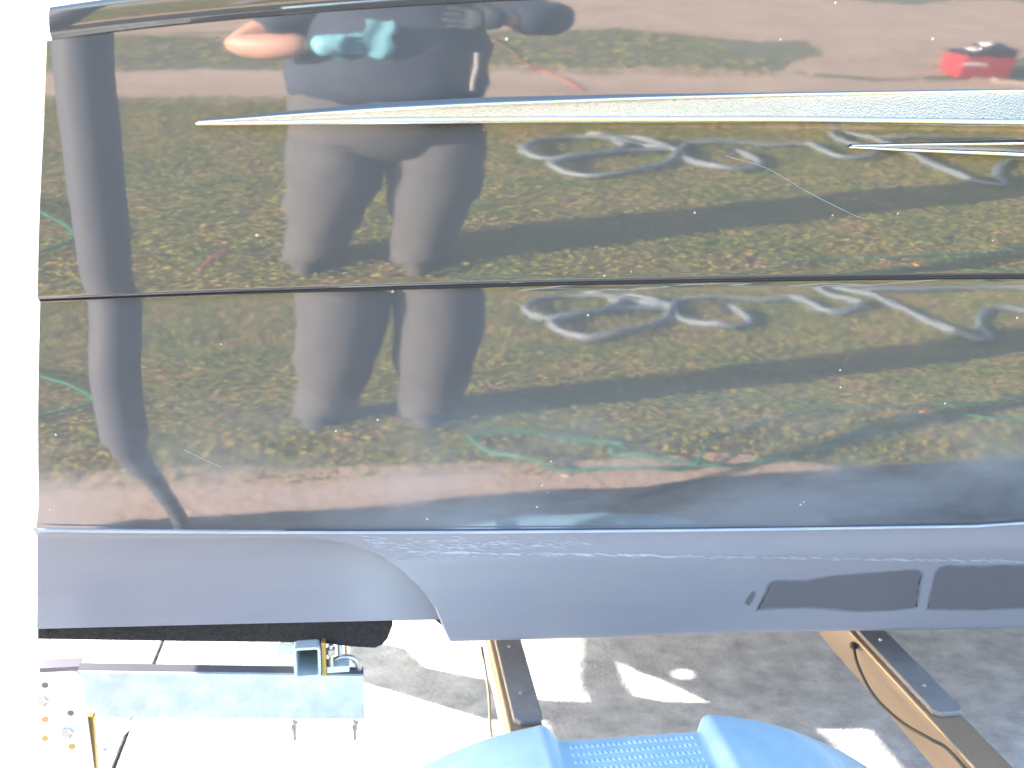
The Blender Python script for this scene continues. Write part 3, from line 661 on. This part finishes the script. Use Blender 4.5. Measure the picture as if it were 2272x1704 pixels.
laid('cord_scrap', [(-.50, -1.45), (-.48, -1.53), (-.46, -1.60), (-.43, -1.68)], .007, M['cord'], 'short red scrap of cord on the weeds by the left boot', 'cord', .05)
def rock(name, c, r, label, seed):
    rd = random.Random(seed); bm = bmesh.new(); bmesh.ops.create_icosphere(bm, subdivisions=2, radius=1)
    for v in bm.verts: v.co = Vector((v.co.x*r*1.3, v.co.y*r*.9, v.co.z*r*.7))*rd.uniform(.85, 1.12)
    me = bpy.data.meshes.new(name); bm.to_mesh(me); bm.free(); o = link(name, me, M['rock'], None, True); o.location = (c[0], c[1], r*.5); return tag(o, label, 'rock')
rock('rock', (1.49, -4.06), .07, 'pale rock at the far edge of the lawn behind the grey hose', 1)
rock('pebble', (.64, -.99), .016, 'small pale pebble at the edge of the concrete', 2)
tb = thing('toolbox', 'red toolbox with black lid and white rags on top, out on the dirt', 'toolbox', (5.02, -5.62, .004))
tb.rotation_euler.z = R(-6)
mb = MB(); mb.prism([(-.25, 0), (.22, 0), (.25, .05), (.26, .22), (-.26, .22), (-.26, .04)], -.13, .13); mb.build('case', M['red'], tb, bevel=.012)
mb = MB(); mb.prism([(-.25, .222), (.27, .222), (.24, .33), (-.02, .33), (-.10, .27), (-.25, .26)], -.12, .12); mb.build('lid', M['black'], tb, bevel=.012)
mb = MB(); mb.box((-.25, .1305, .12), (-.05, .134, .155)); mb.build('label_strip', M['paper'], tb)
for k, (x, z, w) in enumerate(((-.11, .292, .07), (-.02, .355, .06))):
    bm = bmesh.new(); bmesh.ops.create_icosphere(bm, subdivisions=2, radius=1); rd = random.Random(k)
    for v in bm.verts: v.co = Vector((v.co.x*w, v.co.y*.06, v.co.z*.024))*rd.uniform(.85, 1.15)
    me = bpy.data.meshes.new('rag'); bm.to_mesh(me); bm.free(); o = link('rag', me, M['paper'], None, True); o.location = (5.02+x, -5.60+.02*k, z)
    tag(o, ('flattened white rag on the left of the red toolbox lid', 'white rag bunched on the crest of the toolbox lid')[k], 'rag')
pk = MB().box((-.05, -.6, 0), (.05, .6, .025)).build('plank', M['wood'], None, bevel=.003); pk.location = (5.6, -5.2, .006); pk.rotation_euler.z = R(-75); tag(pk, 'pale wooden plank lying on the dirt beside the red toolbox', 'plank')


# ------------------------------------------------------------------ person mirrored in the hull
def skin(name, verts, edges, rad, m, parent, sub=2, root=0):
    me = bpy.data.meshes.new(name+'_base'); me.from_pydata(verts, edges, []); o = bpy.data.objects.new(name+'_base', me); COL.objects.link(o)
    bm = bmesh.new(); bm.from_mesh(me); ly = bm.verts.layers.skin.verify(); bm.verts.ensure_lookup_table()
    for i, v in enumerate(bm.verts):
        rr_ = rad[i]; v[ly].radius = rr_ if isinstance(rr_, tuple) else (rr_, rr_); v[ly].use_root = (i == root)
    bm.to_mesh(me); bm.free()
    sm = o.modifiers.new('s', 'SKIN'); sm.use_smooth_shade = True; sb = o.modifiers.new('b', 'SUBSURF'); sb.levels = sub; sb.render_levels = sub
    dg = bpy.context.evaluated_depsgraph_get(); me2 = bpy.data.meshes.new_from_object(o.evaluated_get(dg)); me2.name = name
    bpy.data.objects.remove(o); me2.materials.clear(); me2.materials.append(m)
    o2 = link(name, me2, None, parent, True); return o2

pe = thing('person', 'person in navy jacket, baggy grey trousers and a pale blue glove, mirrored in the hull', 'person', (.11, -1.6, 0))
O = Vector((-.11, 1.6, 0))
def W_(*p): return tuple(Vector(p)+O)
bv = [W_(.11, -1.62, .95), W_(.11, -1.62, 1.10), W_(.115, -1.63, 1.28), W_(.12, -1.63, 1.43), W_(.12, -1.62, 1.52), W_(.115, -1.585, 1.60), W_(.115, -1.59, 1.68), W_(.115, -1.60, 1.76),
      W_(-.06, -1.63, 1.41), W_(-.19, -1.58, 1.31), W_(-.315, -1.52, 1.205), W_(-.20, -1.47, 1.215), W_(-.10, -1.44, 1.232),
      W_(.29, -1.63, 1.41), W_(.47, -1.60, 1.36), W_(.63, -1.57, 1.31), W_(.53, -1.50, 1.325), W_(.41, -1.455, 1.335),
      W_(.01, -1.62, .89), W_(-.08, -1.58, .50), W_(-.165, -1.60, .09), W_(.21, -1.62, .89), W_(.255, -1.55, .50), W_(.23, -1.57, .09)]
be = [(0, 1), (1, 2), (2, 3), (3, 4), (4, 5), (5, 6), (6, 7), (3, 8), (8, 9), (9, 10), (10, 11), (11, 12), (3, 13), (13, 14), (14, 15), (15, 16), (16, 17), (0, 18), (18, 19), (19, 20), (0, 21), (21, 22), (22, 23)]
br_ = [.13, .13, .14, .075, .055, .078, .088, .055, .065, .056, .062, .060, .046, .065, .052, .045, .042, .03, .09, .062, .042, .09, .062, .042]
body = skin('body', bv, be, br_, M['skin'], pe)
def blob(name, c, r, m, parent, sub=2):
    bm = bmesh.new(); bmesh.ops.create_uvsphere(bm, u_segments=16, v_segments=10, radius=1)
    for v in bm.verts: v.co = Vector((v.co.x*r[0], v.co.y*r[1], v.co.z*r[2]))
    me = bpy.data.meshes.new(name); bm.to_mesh(me); bm.free(); o = link(name, me, m, parent, True); o.location = Vector(c)+O; return o
for sx_ in (-1, 1):
    blob('eye', (.115+sx_*.032, -1.517, 1.645), (.013, .011, .009), M['paper'], pe); blob('ear', (.115+sx_*.088, -1.60, 1.635), (.012, .02, .032), M['skin'], pe)
blob('nose', (.115, -1.500, 1.612), (.014, .02, .024), M['skin'], pe); blob('mouth', (.115, -1.512, 1.572), (.026, .008, .006), M['cord'], pe)
blob('hair', (.115, -1.612, 1.685), (.098, .096, .075), M['hair'], pe)
cp_ = blob('cap', (.115, -1.60, 1.715), (.104, .108, .068), M['cap'], pe)
mb = MB(); mb.grid([[(.095*math.cos(R(a))*s_, .10*s_*math.sin(R(a))+(.0 if s_ < 1.2 else .03), .0-.006*(s_-1)*3) for a in range(20, 161, 10)] for s_ in (.95, 1.2, 1.5, 1.72)]); br2 = mb.build('brim', M['cap'], cp_, smooth=True); br2.location = (0, .01, -.028)
def loft(mbx, rings, n=20):
    b = len(mbx.v)
    for (x, y, z, rx, ry) in rings:
        for k in range(n):
            a = 2*math.pi*k/n; w_ = 1+.035*math.sin(3*a+z*23)+.02*math.sin(7*a-z*31)
            mbx.v.append(W_(x+rx*w_*math.cos(a), y+ry*w_*math.sin(a), z))
    for i in range(len(rings)-1):
        for k in range(n): mbx.f.append((b+i*n+k, b+i*n+(k+1) % n, b+(i+1)*n+(k+1) % n, b+(i+1)*n+k))
    mbx.f.append(tuple(b+k for k in range(n))[::-1]); mbx.f.append(tuple(b+(len(rings)-1)*n+k for k in range(n)))
mb = MB(); loft(mb, [(.12, -1.62, .99, .30, .20), (.12, -1.62, 1.06, .302, .205), (.12, -1.62, 1.18, .292, .20), (.12, -1.63, 1.30, .275, .18), (.12, -1.63, 1.39, .235, .14), (.12, -1.63, 1.44, .16, .10), (.12, -1.63, 1.475, .085, .078)])
shirt = mb.build('jacket', M['shirt'], pe, smooth=True)
sv = skin('sleeve', [W_(-.02, -1.63, 1.38), W_(-.13, -1.61, 1.335), W_(-.265, -1.55, 1.255)], [(0, 1), (1, 2)], [.10, .088, .074], M['shirt'], pe)
sv2 = skin('sleeve', [W_(.26, -1.63, 1.37), W_(.40, -1.61, 1.355), W_(.50, -1.59, 1.345), W_(.63, -1.565, 1.312), W_(.54, -1.505, 1.325), W_(.43, -1.46, 1.335)], [(0, 1), (1, 2), (2, 3), (3, 4), (4, 5)], [.09, .06, .066, .078, .07, .055], M['shirt'], pe)
mb = MB(); mb.tube([W_(.345, -1.440, 1.06), W_(.352, -1.447, 1.13), W_(.354, -1.455, 1.20)], .007, 6); mb.build('reflective_piping', M['band'], pe)
mb = MB()
loft(mb, [(.11, -1.61, 1.06, .255, .18), (.11, -1.61, .98, .29, .195), (.11, -1.61, .90, .305, .19), (.11, -1.61, .84, .285, .16), (.11, -1.605, .79, .20, .10), (.11, -1.605, .76, .08, .05)])
for xs_, pts in ((-1, [(-.045, -1.61, .90, .150, .175), (-.045, -1.61, .76, .162, .17), (-.058, -1.60, .62, .15, .15), (-.080, -1.585, .48, .135, .135), (-.095, -1.59, .34, .122, .125), (-.113, -1.595, .20, .113, .12), (-.130, -1.60, .10, .107, .118), (-.138, -1.60, .02, .104, .12)]),
                 (1, [(.268, -1.61, .90, .150, .175), (.268, -1.61, .76, .160, .17), (.264, -1.59, .62, .155, .15), (.255, -1.57, .48, .138, .14), (.248, -1.565, .34, .125, .128), (.242, -1.57, .20, .115, .12), (.238, -1.57, .10, .108, .115), (.235, -1.57, .02, .104, .118)])):
    loft(mb, pts)
mb.build('trousers', M['trousers'], pe, smooth=True)
for x, y, dx in ((-.155, -1.56, -.02), (.225, -1.53, .012)):
    mb = MB(); loft(mb, [(x, y+.02, .0, .056, .15), (x, y+.02, .03, .058, .155), (x, y-.005, .06, .052, .125), (x, y-.04, .10, .05, .075), (x, y-.045, .15, .05, .06)]); mb.build('boot', M['boot'], pe, smooth=True)
def glove(wrist, d, side, m, curl=.35):
    w0 = Vector(wrist); d = Vector(d).normalized(); s = Vector(side).normalized(); nrm = d.cross(s)
    vv = [w0-d*.03, w0+d*.03, w0+d*.075]; ee = [(0, 1), (1, 2)]; rr_ = [.044, .045, .042]
    for k, (o_, ln) in enumerate(((-.033, .062), (-.011, .075), (.011, .080), (.033, .068))):
        a = w0+d*.085+s*o_; b_ = a+d*ln*.5+nrm*ln*curl*.25; c_ = b_+d*ln*.4+nrm*ln*curl*.6; i0 = len(vv); vv += [a, b_, c_]; ee += [(2, i0), (i0, i0+1), (i0+1, i0+2)]; rr_ += [.0125, .0105, .0088]
    a = w0+d*.03-s*.04; b_ = a+d*.035-s*.025+nrm*.01; i0 = len(vv); vv += [a, b_, b_+d*.03]; ee += [(1, i0), (i0, i0+1), (i0+1, i0+2)]; rr_ += [.016, .0125, .010]
    return skin('glove', [tuple(v+O) for v in vv], ee, rr_, m, pe)
glove((-.085, -1.435, 1.235), (1, .12, .05), (0, .15, 1), M['glove'])
glove((.40, -1.45, 1.338), (-1, .05, .05), (0, .1, -1), M['cap'])


cl = MB(); rows_ = []
for i in range(9):
    z = 1.335-.145*i/8; rows_.append([(.035+.075*j/7+.006*math.sin(i*1.3), -1.405+.0035*math.sin(j*1.1+i*.4), z+.006*math.sin(j)) for j in range(8)])
cl.grid(rows_); cl.grid([[(x, y-.012, z) for x, y, z in r_] for r_ in rows_])
tag(cl.build('cloth', M['glove'], None, smooth=True), 'pale blue cloth hanging from the gloved hand of the mirrored person', 'cloth')
